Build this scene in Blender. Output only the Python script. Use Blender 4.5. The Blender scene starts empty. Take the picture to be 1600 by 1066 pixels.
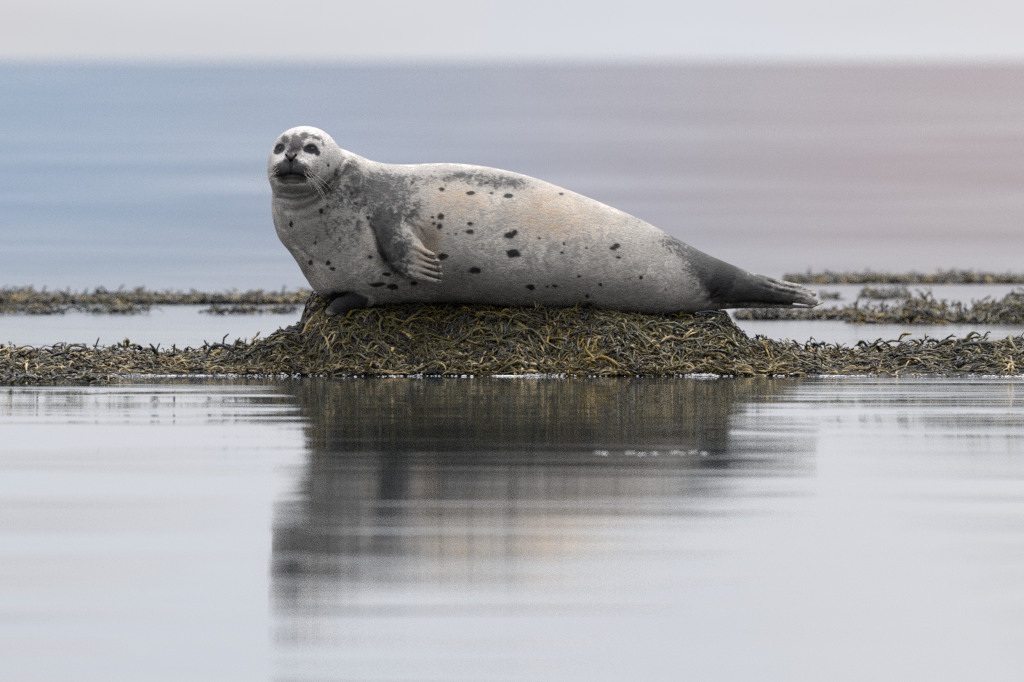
import bpy, math
import numpy as np
from mathutils import Vector
from mathutils.bvhtree import BVHTree

# ------------------------------------------------------------------ camera
SC = bpy.context.scene
W0, H0 = 1600.0, 1066.0
D = 60.0                       # metres from the lens to the seal
F = 540.0 * D                  # focal length in photo pixels
CAM_H = 0.906
TILT = math.atan((533 - 95) / F)
cam_d = bpy.data.cameras.new('camera')
cam = bpy.data.objects.new('camera', cam_d)
SC.collection.objects.link(cam)
SC.camera = cam
cam.location = (0, -D, CAM_H)
cam.rotation_euler = (math.pi / 2 - TILT, 0, 0)
cam_d.sensor_width = 36
cam_d.lens = F / W0 * 36
cam_d.clip_start = 0.5
cam_d.clip_end = 200000
cam_d.dof.use_dof = True
cam_d.dof.focus_distance = D - 0.15
cam_d.dof.aperture_fstop = 12.0
cam_d.dof.aperture_blades = 9

# ------------------------------------------------------------------ sky, sun, exposure
SUN_EL, SUN_AZ = math.radians(58), math.radians(35)      # azimuth from +Y towards +X
world = bpy.data.worlds.new('World')
SC.world = world
world.use_nodes = True
wn = world.node_tree.nodes; wl = world.node_tree.links
wn.clear()
sky = wn.new('ShaderNodeTexSky'); sky.sky_type = 'NISHITA'; sky.sun_disc = False
sky.sun_elevation = SUN_EL; sky.sun_rotation = SUN_AZ
sky.air_density = 1.0; sky.dust_density = 4.0; sky.ozone_density = 1.0
hsv = wn.new('ShaderNodeHueSaturation'); hsv.inputs['Saturation'].default_value = 0.35
mixg = wn.new('ShaderNodeMix'); mixg.data_type = 'RGBA'
mixg.inputs[0].default_value = 0.7                       # a closed grey cloud deck over the sky
tcw = wn.new('ShaderNodeTexCoord'); sepw = wn.new('ShaderNodeSeparateXYZ')
wl.new(tcw.outputs['Generated'], sepw.inputs[0])
mrw = wn.new('ShaderNodeMapRange')                       # overcast: three times as bright overhead as at the horizon
for _s, _v in zip(mrw.inputs[1:5], (0.0, 1.0, 1.0, 5.6)):
    _s.default_value = _v
pww = wn.new('ShaderNodeMath'); pww.operation = 'POWER'; pww.inputs[1].default_value = 2.0
mxw = wn.new('ShaderNodeMath'); mxw.operation = 'MAXIMUM'; mxw.inputs[1].default_value = 0.0
wl.new(sepw.outputs['Z'], mxw.inputs[0]); wl.new(mxw.outputs[0], pww.inputs[0]); wl.new(pww.outputs[0], mrw.inputs[0])
deck = wn.new('ShaderNodeVectorMath'); deck.operation = 'SCALE'
deck.inputs[0].default_value = (6.25, 6.42, 6.92)
mpw = wn.new('ShaderNodeMapping'); mpw.inputs['Scale'].default_value = (9, 9, 75)      # low layered stratus
nsw = wn.new('ShaderNodeTexNoise'); nsw.inputs['Scale'].default_value = 1.0; nsw.inputs['Detail'].default_value = 4
nrw = wn.new('ShaderNodeMapRange')
for _s, _v in zip(nrw.inputs[1:5], (0.3, 0.7, 0.86, 1.14)):
    _s.default_value = _v
mlw = wn.new('ShaderNodeMath'); mlw.operation = 'MULTIPLY'
wl.new(tcw.outputs['Generated'], mpw.inputs[0]); wl.new(mpw.outputs[0], nsw.inputs['Vector']); wl.new(nsw.outputs[0], nrw.inputs[0])
wl.new(nrw.outputs[0], mlw.inputs[0]); wl.new(mrw.outputs[0], mlw.inputs[1])
mp2 = wn.new('ShaderNodeMapping'); mp2.inputs['Scale'].default_value = (16, 16, 26); mp2.inputs['Location'].default_value = (3.1, 0.4, 0.2)
ns2 = wn.new('ShaderNodeTexNoise'); ns2.inputs['Scale'].default_value = 1.0; ns2.inputs['Detail'].default_value = 3
mr2 = wn.new('ShaderNodeMapRange')
for _s, _v in zip(mr2.inputs[1:5], (0.36, 0.64, 0.0, 1.0)):
    _s.default_value = _v
mx2 = wn.new('ShaderNodeMix'); mx2.data_type = 'RGBA'
mx2.inputs[7].default_value = (6.0, 6.38, 7.02, 1); mx2.inputs[6].default_value = (6.5, 6.5, 6.78, 1)
wl.new(tcw.outputs['Generated'], mp2.inputs[0]); wl.new(mp2.outputs[0], ns2.inputs['Vector']); wl.new(ns2.outputs[0], mr2.inputs[0])
wl.new(mr2.outputs[0], mx2.inputs[0]); wl.new(mx2.outputs[2], deck.inputs[0])
wl.new(mlw.outputs[0], deck.inputs['Scale']); wl.new(deck.outputs[0], mixg.inputs[7])
bg = wn.new('ShaderNodeBackground'); bg.inputs['Strength'].default_value = 0.10
wo = wn.new('ShaderNodeOutputWorld')
wl.new(sky.outputs[0], hsv.inputs['Color']); wl.new(hsv.outputs[0], mixg.inputs[6])
wl.new(mixg.outputs[2], bg.inputs['Color']); wl.new(bg.outputs[0], wo.inputs[0])

sun_d = bpy.data.lights.new('sun', 'SUN')
sun_d.energy = 1.5; sun_d.angle = math.radians(25); sun_d.color = (1.0, 0.95, 0.88)
sun = bpy.data.objects.new('sun', sun_d)
SC.collection.objects.link(sun)
sdir = Vector((math.sin(SUN_AZ) * math.cos(SUN_EL), math.cos(SUN_AZ) * math.cos(SUN_EL), math.sin(SUN_EL)))
sun.rotation_euler = (-sdir).to_track_quat('-Z', 'Y').to_euler()
SC.view_settings.view_transform = 'Standard'
SC.view_settings.look = 'None'
SC.view_settings.exposure = 0.56
SC.view_settings.gamma = 1.0
SC.view_settings.use_curve_mapping = False
SC.cycles.use_denoising = False            # keep a film-like grain, as in the photograph

# ------------------------------------------------------------------ helpers
rng = np.random.default_rng(7)
ct, st = math.cos(TILT), math.sin(TILT)


def pt(px, py, Y):
    """world point at depth Y seen at photo pixel (px, py); arrays allowed"""
    dx = np.asarray(px, float) - 800
    dy = 533 - np.asarray(py, float)
    fy = F * ct + dy * st
    fz = -F * st + dy * ct
    s = (np.asarray(Y, float) + D) / fy
    return np.stack(np.broadcast_arrays(dx * s, np.asarray(Y, float), CAM_H + fz * s), -1)


def to_px(P):
    y = P[..., 1] + D
    z = P[..., 2] - CAM_H
    f = y * ct - z * st
    u = y * st + z * ct
    return 800 + P[..., 0] / f * F, 533 - u / f * F


def water_y(py):
    """depth Y at which the water surface lies on photo row py"""
    dy = 533 - py
    return -CAM_H * (F * ct + dy * st) / (-F * st + dy * ct) - D


def sstep(a, b, x):
    t = np.clip((x - a) / (b - a), 0, 1)
    return t * t * (3 - 2 * t)


class Noise:
    """smooth value noise in 3 dimensions"""
    def __init__(self, seed):
        self.t = np.random.default_rng(seed).random(1 << 16).astype(np.float32)

    def _h(self, i, j, k):
        return self.t[((i * 73856093) ^ (j * 19349663) ^ (k * 83492791)) & 0xFFFF]

    def __call__(self, x, y, z=0.0):
        x, y, z = np.broadcast_arrays(np.asarray(x, float), y, z)
        i, j, k = (np.floor(a).astype(np.int64) for a in (x, y, z))
        fx, fy, fz = x - i, y - j, z - k
        fx, fy, fz = (a * a * (3 - 2 * a) for a in (fx, fy, fz))
        r = 0
        for a in (0, 1):
            for b in (0, 1):
                for c in (0, 1):
                    w = (fx if a else 1 - fx) * (fy if b else 1 - fy) * (fz if c else 1 - fz)
                    r = r + w * self._h(i + a, j + b, k + c)
        return r

    def fbm(self, x, y, z=0.0, o=4):
        r, a, s, t = 0, 1.0, 1.0, 0
        for n in range(o):
            r = r + a * self(x * s + 11 * n, np.asarray(y) * s, np.asarray(z) * s); t += a
            a *= 0.5; s *= 2.03
        return r / t


nz = Noise(3)


def mesh_from(name, V, Q, col=None, smooth=True, attrs=None):
    """V (n,3), Q (m,4) or (m,3) arrays -> mesh, with an optional per-vertex colour"""
    V = np.ascontiguousarray(V, np.float32); Q = np.ascontiguousarray(Q, np.int32)
    k = Q.shape[1]
    me = bpy.data.meshes.new(name)
    me.vertices.add(len(V)); me.vertices.foreach_set('co', V.ravel())
    me.loops.add(Q.size); me.loops.foreach_set('vertex_index', Q.ravel())
    me.polygons.add(len(Q))
    me.polygons.foreach_set('loop_start', np.arange(0, Q.size, k, dtype=np.int32))
    me.update(calc_edges=True)
    me.polygons.foreach_set('use_smooth', np.full(len(Q), smooth, bool))
    for nm, c in ([('col', col)] if col is not None else []) + list((attrs or {}).items()):
        a = me.attributes.new(nm, 'FLOAT_COLOR', 'POINT')
        c4 = np.ones((len(V), 4), np.float32); c4[:, :c.shape[1]] = c
        a.data.foreach_set('color', c4.ravel())
    return me


def link(name, me, mat=None, parent=None, label=None, cat=None, group=None, kind=None):
    o = bpy.data.objects.new(name, me)
    SC.collection.objects.link(o)
    if mat is not None:
        me.materials.append(mat)
    if parent is not None:
        o.parent = parent
    for k, v in (('label', label), ('category', cat), ('group', group), ('kind', kind)):
        if v:
            o[k] = v
    return o


class NT:
    """small node-tree writer"""
    def __init__(self, name):
        self.m = bpy.data.materials.new(name); self.m.use_nodes = True
        self.t = self.m.node_tree; self.t.nodes.clear()
        self.out = self.n('ShaderNodeOutputMaterial')
        self.b = self.n('ShaderNodeBsdfPrincipled')
        self.l(self.b.outputs[0], self.out.inputs[0])

    def n(self, typ, **kw):
        nd = self.t.nodes.new(typ)
        for k, v in kw.items():
            setattr(nd, k, v)
        return nd

    def l(self, a, b):
        self.t.links.new(a, b)

    def put(self, sock, v):
        if hasattr(v, 'is_linked') or hasattr(v, 'links'):
            self.l(v, sock)
        else:
            sock.default_value = v

    def math(self, op, a, b=0.0, c=0.0, clamp=False):
        nd = self.n('ShaderNodeMath', operation=op); nd.use_clamp = clamp
        for s, v in zip(nd.inputs, (a, b, c)):
            self.put(s, v)
        return nd.outputs[0]

    def mix(self, f, a, b):
        nd = self.n('ShaderNodeMix'); nd.data_type = 'RGBA'
        self.put(nd.inputs[0], f); self.put(nd.inputs[6], a); self.put(nd.inputs[7], b)
        return nd.outputs[2]

    def noise(self, vec, scale, detail=3.0, rough=0.5, dist=0.0):
        nd = self.n('ShaderNodeTexNoise')
        nd.inputs['Scale'].default_value = scale; nd.inputs['Detail'].default_value = detail
        nd.inputs['Roughness'].default_value = rough; nd.inputs['Distortion'].default_value = dist
        self.l(vec, nd.inputs['Vector'])
        return nd.outputs[0]

    def mapping(self, vec, scale=(1, 1, 1), loc=(0, 0, 0), rot=(0, 0, 0)):
        nd = self.n('ShaderNodeMapping')
        nd.inputs['Scale'].default_value = scale; nd.inputs['Location'].default_value = loc
        nd.inputs['Rotation'].default_value = rot
        self.l(vec, nd.inputs['Vector'])
        return nd.outputs[0]

    def ramp(self, f, lo, hi, a=0.0, b=1.0):
        nd = self.n('ShaderNodeMapRange', interpolation_type='SMOOTHSTEP')
        for s, v in zip(nd.inputs, (f, lo, hi, a, b)):
            self.put(s, v)
        return nd.outputs[0]

    def bump(self, h, dist, strength=1.0, nrm=None):
        nd = self.n('ShaderNodeBump')
        nd.inputs['Strength'].default_value = strength; nd.inputs['Distance'].default_value = dist
        self.l(h, nd.inputs['Height'])
        if nrm is not None:
            self.l(nrm, nd.inputs['Normal'])
        return nd.outputs[0]


# ------------------------------------------------------------------ water: one sheet out to the horizon
def water_material():
    t = NT('sea_water')
    pos = t.n('ShaderNodeNewGeometry').outputs['Position']
    sep = t.n('ShaderNodeSeparateXYZ'); t.l(pos, sep.inputs[0])
    Y = sep.outputs['Y']; X = sep.outputs['X']
    # wind-ruffled reaches out beyond the weed, with calm slicks lying in long streaks
    near = t.math('DIVIDE', D, t.math('ADD', Y, D))
    far = t.ramp(near, 1.12, 0.40)
    st1 = t.noise(t.mapping(pos, (0.16, 0.060, 1)), 1.0, 6, 0.68, 0.4)
    st2 = t.noise(t.mapping(pos, (0.05, 0.0075, 1), (3, 7, 0)), 1.0, 3, 0.5, 0.2)
    streak = t.math('ADD', t.math('MULTIPLY', t.math('SUBTRACT', st1, 0.5), 2.0), t.math('MULTIPLY', t.math('SUBTRACT', st2, 0.5), 0.9))
    ruffle = t.math('MULTIPLY', far, t.math('ADD', 0.85, streak), clamp=True)
    rough = t.math('ADD', 0.026, t.math('MULTIPLY', ruffle, 0.44))
    t.b.distribution = 'GGX'
    t.l(rough, t.b.inputs['Roughness'])
    # body colour: reflected blue and mauve painted in, one to each side
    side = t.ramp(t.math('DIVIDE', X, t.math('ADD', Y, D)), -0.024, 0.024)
    refl_tint = t.mix(side, (0.009, 0.043, 0.086, 1), (0.060, 0.035, 0.036, 1))
    body = t.mix(far, (0.012, 0.018, 0.024, 1), refl_tint)
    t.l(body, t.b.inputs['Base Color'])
    t.b.inputs['IOR'].default_value = 1.333
    # long low ripples coming towards the shore
    h1 = t.noise(t.mapping(pos, (0.62, 1.15, 1), rot=(0, 0, 0.05)), 1.0, 3, 0.55, 0.15)
    h2 = t.noise(t.mapping(pos, (2.0, 3.4, 1), rot=(0, 0, -0.06)), 1.0, 3, 0.6, 0.2)
    b1 = t.bump(h1, 0.0021)
    b2 = t.bump(h2, 0.00028, nrm=b1)
    # cat's-paws: narrow bands of steeper ripples
    band = t.ramp(t.noise(t.mapping(pos, (0.22, 0.55, 1), (5, 2, 0)), 1.0, 3, 0.55, 0.3), 0.46, 0.62)
    h3 = t.noise(t.mapping(pos, (0.3, 2.2, 1), (1, 4, 0), (0, 0, 0.02)), 1.0, 4, 0.6, 0.2)
    band = t.math('MULTIPLY', band, t.ramp(t.math('ABSOLUTE', t.math('SUBTRACT', X, 0.1)), 0.62, 1.10, 0.03, 1.0))          # the weed mound shelters the water before it
    b2 = t.bump(t.math('MULTIPLY', h3, band), 0.0700, nrm=b2)
    t.l(b2, t.b.inputs['Normal'])
    return t.m


xs = np.array([-60000, -3000, -300, -40, -8, 0, 8, 40, 300, 3000, 60000.0])
ys = np.array([-300, -60, -38, -30, -20, -10, 0, 10, 25, 60, 200, 800, 4000, 20000, 120000.0])
gx, gy = np.meshgrid(xs, ys)
V = np.stack([gx.ravel(), gy.ravel(), np.zeros(gx.size)], 1)
n = len(xs)
ii = (np.arange(len(ys) - 1)[:, None] * n + np.arange(n - 1)[None]).ravel()
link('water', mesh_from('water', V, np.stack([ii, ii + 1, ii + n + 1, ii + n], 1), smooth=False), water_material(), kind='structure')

# ------------------------------------------------------------------ the seal: one continuous surface grown from a distance field
PXM = 1 / 540.0


def P(px, py, Y=0.0):
    return pt(px, py, Y)


def smin(a, b, k):
    h = np.clip(0.5 + 0.5 * (b - a) / k, 0, 1)
    return b + (a - b) * h - k * h * (1 - h)


def ell(Q, c, r):
    q = (Q - c) / r
    k0 = np.sqrt((q * q).sum(-1)); k1 = np.sqrt(((q / r) ** 2).sum(-1)) + 1e-9
    return k0 * (k0 - 1) / k1


def cone(Q, a, b, ra, rb, sc=(1, 1, 1)):
    """tapered round limb from a to b, optionally flattened by sc"""
    sc = np.asarray(sc, float)
    a = np.asarray(a); b = np.asarray(b)
    q = (Q - a) / sc; d = (b - a) / sc
    t = np.clip((q @ d) / (d @ d), 0, 1)
    return (np.sqrt(((q - t[:, None] * d) ** 2).sum(-1)) - (ra + (rb - ra) * t)) * sc.min()


def polyd(u, v, pts):
    """distance in the picture plane to a polyline, and the position along it"""
    pts = np.asarray(pts, float)
    best = np.full(u.shape, 1e9); tt = np.zeros(u.shape)
    nseg = len(pts) - 1
    for i in range(nseg):
        a, b = pts[i], pts[i + 1]
        d = b - a
        t = np.clip(((u - a[0]) * d[0] + (v - a[1]) * d[1]) / (d @ d), 0, 1)
        dist = np.hypot(u - a[0] - t * d[0], v - a[1] - t * d[1])
        m = dist < best
        best = np.where(m, dist, best); tt = np.where(m, (i + t) / nseg, tt)
    return best, tt


# torso profile: px, centre row, half-height
TORSO = np.array([(480, 372, 34), (503, 371, 82), (560, 368, 106), (640, 366, 109), (720, 365, 109), (800, 375, 106.5), (900, 394, 92.5),
                  (960, 408, 82.5), (1000, 418, 75.5), (1050, 431, 62), (1100, 441, 46), (1150, 448, 31.5), (1200, 456, 21), (1240, 462, 14)], float)
tx = np.linspace(480, 1240, 200)


def cubic(x, xp, fp):
    """Catmull-Rom through the table"""
    m = np.gradient(fp, xp)
    i = np.clip(np.searchsorted(xp, x) - 1, 0, len(xp) - 2)
    h = xp[i + 1] - xp[i]; t = np.clip((x - xp[i]) / h, 0, 1)
    return ((2 * t ** 3 - 3 * t ** 2 + 1) * fp[i] + (t ** 3 - 2 * t ** 2 + t) * h * m[i]
            + (-2 * t ** 3 + 3 * t ** 2) * fp[i + 1] + (t ** 3 - t ** 2) * h * m[i + 1])


tzc = P(tx, cubic(tx, TORSO[:, 0], TORSO[:, 1]))[:, 2]
txw = P(tx, 400)[:, 0]
tr = cubic(tx, TORSO[:, 0], TORSO[:, 2]) * PXM
tsl = 1 / np.sqrt(1 + np.gradient(tr, txw) ** 2)

HY = -0.16          # depth of the head centre
GROOVES = [  # polyline (photo pixels), half width px, depth m, depth range in Y
    ([(436, 309), (455, 313), (480, 309), (503, 297), (520, 280), (531, 262), (538, 250)], 3.2, 0.014, (-1, -0.02)),
    ([(440, 301), (458, 304), (480, 301), (500, 290), (514, 274)], 2.4, 0.008, (-1, -0.08)),
    ([(446, 330), (475, 328), (503, 312), (530, 288), (546, 262)], 4.5, 0.012, (-1, 0.0)),
    ([(652, 352), (660, 362), (664, 372)], 2.5, 0.006, (-1, -0.1)),
    ([(632, 345), (646, 354), (652, 366)], 2.5, 0.006, (-1, -0.1)),
    ([(1102, 476), (1112, 464), (1122, 452)], 2.2, 0.008, (-1, -0.0)),
    ([(1110, 468), (1124, 462)], 1.8, 0.005, (-1, -0.0)),
    ([(1188, 446), (1215, 454), (1240, 459), (1262, 463)], 2.0, 0.006, (-1, 0.03)),
    ([(1195, 438), (1225, 447), (1255, 452)], 1.8, 0.005, (-1, 0.05)),
    ([(1130, 474), (1180, 472), (1230, 474), (1262, 477)], 2.2, 0.006, (-1, 0.03)),
    ([(430, 322), (443, 352), (462, 382), (486, 404), (515, 417)], 4.5, 0.007, (-1, 0.0)),
    ([(470, 345), (505, 335), (535, 312), (556, 280)], 5.0, 0.004, (-1, 0.0)),
    ([(556, 300), (566, 325), (572, 345)], 6.0, 0.005, (-1, 0.0)),
    ([(640, 330), (652, 342), (660, 350)], 3.0, 0.005, (-1, -0.1)),
    ([(1085, 470), (1098, 455), (1104, 440)], 4.0, 0.005, (-1, 0.0)),
    ([(574, 346), (581, 362), (590, 385), (606, 410), (628, 436)], 3.5, 0.009, (-1, -0.1)),
]
TOEGAPS = [[(655, 394), (668, 401), (679, 405)], [(652, 404), (668, 410), (685, 415)], [(650, 414), (668, 420), (687, 425)], [(650, 424), (668, 430), (687, 435.5)]]
DIG = [((646, 386), (676, 399), 5.6, 4.2), ((643, 396), (683, 409), 6.4, 4.6), ((641, 407), (686, 419), 6.6, 4.6),
       ((641, 418), (687.5, 429.5), 6.4, 4.4), ((641, 428), (686, 440), 6.0, 4.0)]


def sdf(Q):
    u, v = to_px(Q)
    x, y, z = Q[:, 0], Q[:, 1], Q[:, 2]
    umin, umax, vmin = u.min(), u.max(), v.min()
    # torso
    zc = np.interp(x, txw, tzc); r = np.interp(x, txw, tr); sl = np.interp(x, txw, tsl)
    dz = z - zc
    yy = y / (1.06 - 0.10 * np.clip(dz / r, -1, 1))
    d = (np.sqrt(yy * yy + dz * dz + 1e-9) - r) * sl
    over = np.maximum(np.maximum(txw[0] - x, x - txw[-1]), 0)
    d = np.where(over > 0, np.sqrt(np.maximum(d, 0) ** 2 + over ** 2) + np.minimum(d, 0) * 0 , d)
    # chest and neck
    c = cone(Q, P(562, 369, 0.0), P(515, 322, -0.045), 0.197, 0.162)
    d = smin(d, c, 0.05)
    c = cone(Q, P(514, 322, -0.045), P(484, 278, -0.115), 0.160, 0.108)
    d = smin(d, c, 0.05)
    # shoulder swell
    d = smin(d, ell(Q, P(602, 362, -0.125), np.array([0.075, 0.085, 0.085])), 0.06)
    if umin < 600 and vmin < 345:
        # cranium, cheeks, throat
        hd = ell(Q, P(476, 249, HY), np.array([0.1025, 0.125, 0.0955]))
        hd = smin(hd, ell(Q, P(469, 272, HY - 0.005), np.array([0.088, 0.110, 0.066])), 0.035)
        hd = smin(hd, ell(Q, P(456, 262, HY - 0.100), np.array([0.052, 0.062, 0.040])), 0.035)
        hd = smin(hd, ell(Q, P(460, 234, HY - 0.085), np.array([0.026, 0.055, 0.036])), 0.035)       # bridge of the nose
        hd = smin(hd, ell(Q, P(457, 287, HY - 0.085), np.array([0.046, 0.062, 0.020])), 0.018)       # lower jaw
        # whisker pads and nose
        hd = smin(hd, ell(Q, P(440.5, 263, HY - 0.132), np.array([0.0270, 0.032, 0.0275])), 0.008)
        hd = smin(hd, ell(Q, P(470, 264, HY - 0.130), np.array([0.0295, 0.032, 0.0285])), 0.008)
        hd = smin(hd, ell(Q, P(454.5, 248, HY - 0.148), np.array([0.0185, 0.016, 0.0145])), 0.010)
        # sockets
        for ex, ey, w in ((437.5, 233, 0.017), (487.5, 233.5, 0.019)):
            e = np.hypot(u - ex, v - ey) * PXM
            hd = hd + 0.012 * np.exp(-(e / w) ** 2) * (y < HY + 0.03)
        # mouth: a drooping slot between the upper lip and the lower jaw; nostrils; furrow under the nose
        m, mt = polyd(u, v, [(427, 277), (436, 276.5), (446, 273), (455, 272), (465, 273), (474, 276), (483, 278)])
        fr = (y < HY - 0.03)
        hd = hd + fr * 0.008 * np.exp(-(m / 2.0) ** 2) * (0.45 + 0.55 * np.sin(math.pi * np.clip(mt, 0, 1)))
        for pl in ([(447, 243), (450, 247), (453, 251)], [(462, 243), (459, 247), (456, 251)]):
            g, _ = polyd(u, v, pl)
            hd = hd + (y < HY - 0.1) * 0.012 * np.exp(-(g / 1.7) ** 2)
        g, _ = polyd(u, v, [(454.5, 252), (454.5, 271)])
        hd = hd + (y < HY - 0.1) * 0.009 * np.exp(-(g / 2.0) ** 2)
        d = smin(d, hd, 0.03)
    if umin < 715 and umax > 560:
        # near fore flipper with its five toes
        fl = cone(Q, P(604, 352, -0.175), P(630, 396, -0.232), 0.050, 0.050, (1, 0.62, 1))
        fl = smin(fl, cone(Q, P(622, 385, -0.225), P(654, 414, -0.250), 0.050, 0.044, (1, 0.40, 1)), 0.02)
        tg = None
        for i, (a, b, ra, rb) in enumerate(DIG):
            e = cone(Q, P(a[0], a[1], -0.256), P(b[0], b[1], -0.252 + 0.004 * i), ra * PXM, rb * PXM, (1, 1.15, 1))
            tg = e if tg is None else smin(tg, e, 0.0010)
        fl = smin(fl, tg, 0.004)
        d = smin(d, fl, 0.012)
    if umin < 640:
        # far fore flipper folded under the chest
        ff = cone(Q, P(572, 466, -0.10), P(532, 478, -0.155), 0.028, 0.021, (1, 1.2, 1))
        d = smin(d, smin(ff, cone(Q, P(532, 478, -0.155), P(516, 487, -0.17), 0.022, 0.014, (1, 1.2, 1)), 0.01), 0.008)
    if umax > 1040:
        # hind flippers, held together and pointing back
        h = cone(Q, P(1150, 449, -0.020), P(1262, 468, -0.050), 0.046, 0.0165, (1, 0.8, 1))
        h = smin(h, cone(Q, P(1255, 467, -0.050), P(1273, 471.5, -0.052), 0.0165, 0.010, (1, 0.8, 1)), 0.008)
        for a, b, ra, rb, yy in (((1185, 440), (1252, 449), 10, 3.6, 0.010), ((1190, 446), (1266, 455.5), 9, 3.6, 0.000), ((1190, 452), (1272, 460), 9, 3.8, -0.020)):
            h = smin(h, cone(Q, P(a[0], a[1], yy), P(b[0], b[1], yy), ra * PXM, rb * PXM, (1, 1.6, 1)), 0.002)
        h = smin(h, cone(Q, P(1120, 464, 0.0), P(1235, 478, -0.015), 0.032, 0.0075, (1, 1.6, 1)), 0.004)
        h = smin(h, cone(Q, P(1235, 478, -0.015), P(1268, 479, -0.015), 0.0075, 0.005, (1, 2.2, 1)), 0.008)
        h = smin(h, cone(Q, P(1268, 479, -0.015), P(1287, 472.5, -0.015), 0.005, 0.0022, (1, 2.2, 1)), 0.004)
        d = smin(d, h, 0.014)
    if umin < 715 and umax > 560:
        for pl in TOEGAPS:
            g, tq = polyd(u, v, pl)
            d = d + 0.006 * (y < -0.2) * np.exp(-(g / 1.7) ** 2) * np.clip(tq * 2, 0, 1)
    # the hollow behind the flipper, skin folds
    a = np.exp(-((u - 668) / 17) ** 2 - ((v - 386) / 26) ** 2)
    d = d + 0.026 * a * (y < -0.05) * (y > -0.230)
    for pl, w, dep, (y0, y1) in GROOVES:
        gx_ = [a[0] for a in pl]
        if umin > max(gx_) + 4 * w or umax < min(gx_) - 4 * w:
            continue
        g, tq = polyd(u, v, pl)
        d = d + (y < y1) * (y > y0) * dep * np.exp(-(g / w) ** 2) * np.sin(math.pi * np.clip(tq * 0.9 + 0.05, 0, 1)) ** 0.6
    return d


def surface_nets(f, lo, hi, vox, B=24):
    lo = np.asarray(lo, float)
    nn = np.ceil((np.asarray(hi) - lo) / vox / B).astype(int)
    dim = nn * B + 1
    G = np.full(dim, 1.0, np.float32)
    # sort blocks by the field at their centres
    bi = np.stack(np.meshgrid(*[np.arange(k) for k in nn], indexing='ij'), -1).reshape(-1, 3)
    cc = lo + (bi + 0.5) * B * vox
    dc = f(cc)
    rad = B * vox * 0.5 * math.sqrt(3)
    off = np.stack(np.meshgrid(*[np.arange(B + 1)] * 3, indexing='ij'), -1).reshape(-1, 3)
    for b, d in zip(bi, dc):
        s = tuple(slice(k * B, k * B + B + 1) for k in b)
        if abs(d) > rad * 1.35 + 0.03:
            G[s] = np.where(np.abs(G[s]) < 1, G[s], math.copysign(1.0, d))
        else:
            G[s] = f(lo + (b * B + off) * vox).reshape(B + 1, B + 1, B + 1)
    ins = G < 0
    # cells whose corners differ
    c8 = [(a, b, c) for a in (0, 1) for b in (0, 1) for c in (0, 1)]
    sl = lambda a, b, c: tuple(slice(k, (m - 1 + k)) for k, m in zip((a, b, c), dim))
    cnt = np.zeros(dim - 1, np.uint8)
    for k in c8:
        cnt += ins[sl(*k)]
    act = (cnt > 0) & (cnt < 8)
    idx = np.full(dim - 1, -1, np.int64)
    cells = np.argwhere(act)
    idx[act] = np.arange(len(cells))
    acc = np.zeros((len(cells), 3)); num = np.zeros(len(cells))
    for a in c8:
        for ax in range(3):
            if a[ax]:
                continue
            b = list(a); b[ax] = 1
            va = G[tuple((cells + a).T)]; vb = G[tuple((cells + b).T)]
            m = (va < 0) != (vb < 0)
            t = np.where(m, va / np.where(m, va - vb, 1), 0)
            p = np.array(a, float)[None] + t[:, None] * np.eye(3)[ax]
            acc += np.where(m[:, None], p, 0); num += m
    V = lo + (cells + acc / num[:, None]) * vox
    quads = []
    for ax in range(3):
        o1, o2 = [(1, 2), (2, 0), (0, 1)][ax]
        s0 = [slice(0, m) for m in dim]; s1 = [slice(0, m) for m in dim]
        s0[ax] = slice(0, dim[ax] - 1); s1[ax] = slice(1, dim[ax])
        e0 = ins[tuple(s0)]; e1 = ins[tuple(s1)]
        ed = np.argwhere(e0 != e1)
        ed = ed[(ed[:, o1] > 0) & (ed[:, o2] > 0) & (ed[:, o1] < dim[o1] - 1) & (ed[:, o2] < dim[o2] - 1)]
        flip = ~e0[tuple(ed.T)]
        A = np.eye(3, dtype=int)[o1]; Bv = np.eye(3, dtype=int)[o2]
        q = np.stack([idx[tuple((ed - A - Bv).T)], idx[tuple((ed - Bv).T)], idx[tuple(ed.T)], idx[tuple((ed - A).T)]], 1)
        q[flip] = q[flip][:, ::-1]
        quads.append(q)
    return V, np.concatenate(quads)


def field(V, e=1e-3):
    d0 = np.zeros(len(V)); g = np.zeros((len(V), 3))
    od = np.argsort(V[:, 0], kind='stable')
    for ch in np.array_split(od, 24):
        q = V[ch]
        d0[ch] = sdf(q)
        g[ch] = np.stack([sdf(q + e * np.eye(3)[k]) - d0[ch] for k in range(3)], -1) / e
    return d0, g


VOX = 0.0035
V, Qd = surface_nets(sdf, (-0.735, -0.35, 0.125), (0.925, 0.26, 0.735), VOX)
for _ in range(1):                                    # settle the vertices on the field itself
    d0, g = field(V)
    V = V - (d0 / np.maximum((g * g).sum(-1), 0.2))[:, None].clip(-0.6 * VOX, 0.6 * VOX) * g

# coat: pale ground, clouded grey, tan stains and black spots, laid out on the flank
u, v = to_px(V)
yv = V[:, 1]
n1 = nz.fbm(V[:, 0] * 26, V[:, 1] * 26, V[:, 2] * 26, 4)
n2 = nz.fbm(V[:, 0] * 70 + 9, V[:, 1] * 70, V[:, 2] * 70, 3)


def blobs(lst):
    r = np.zeros(len(V))
    for (x, y, sx, sy, a) in lst:
        r = r + a * np.exp(-((u - x) / sx) ** 2 - ((v - y) / sy) ** 2)
    return r


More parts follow.
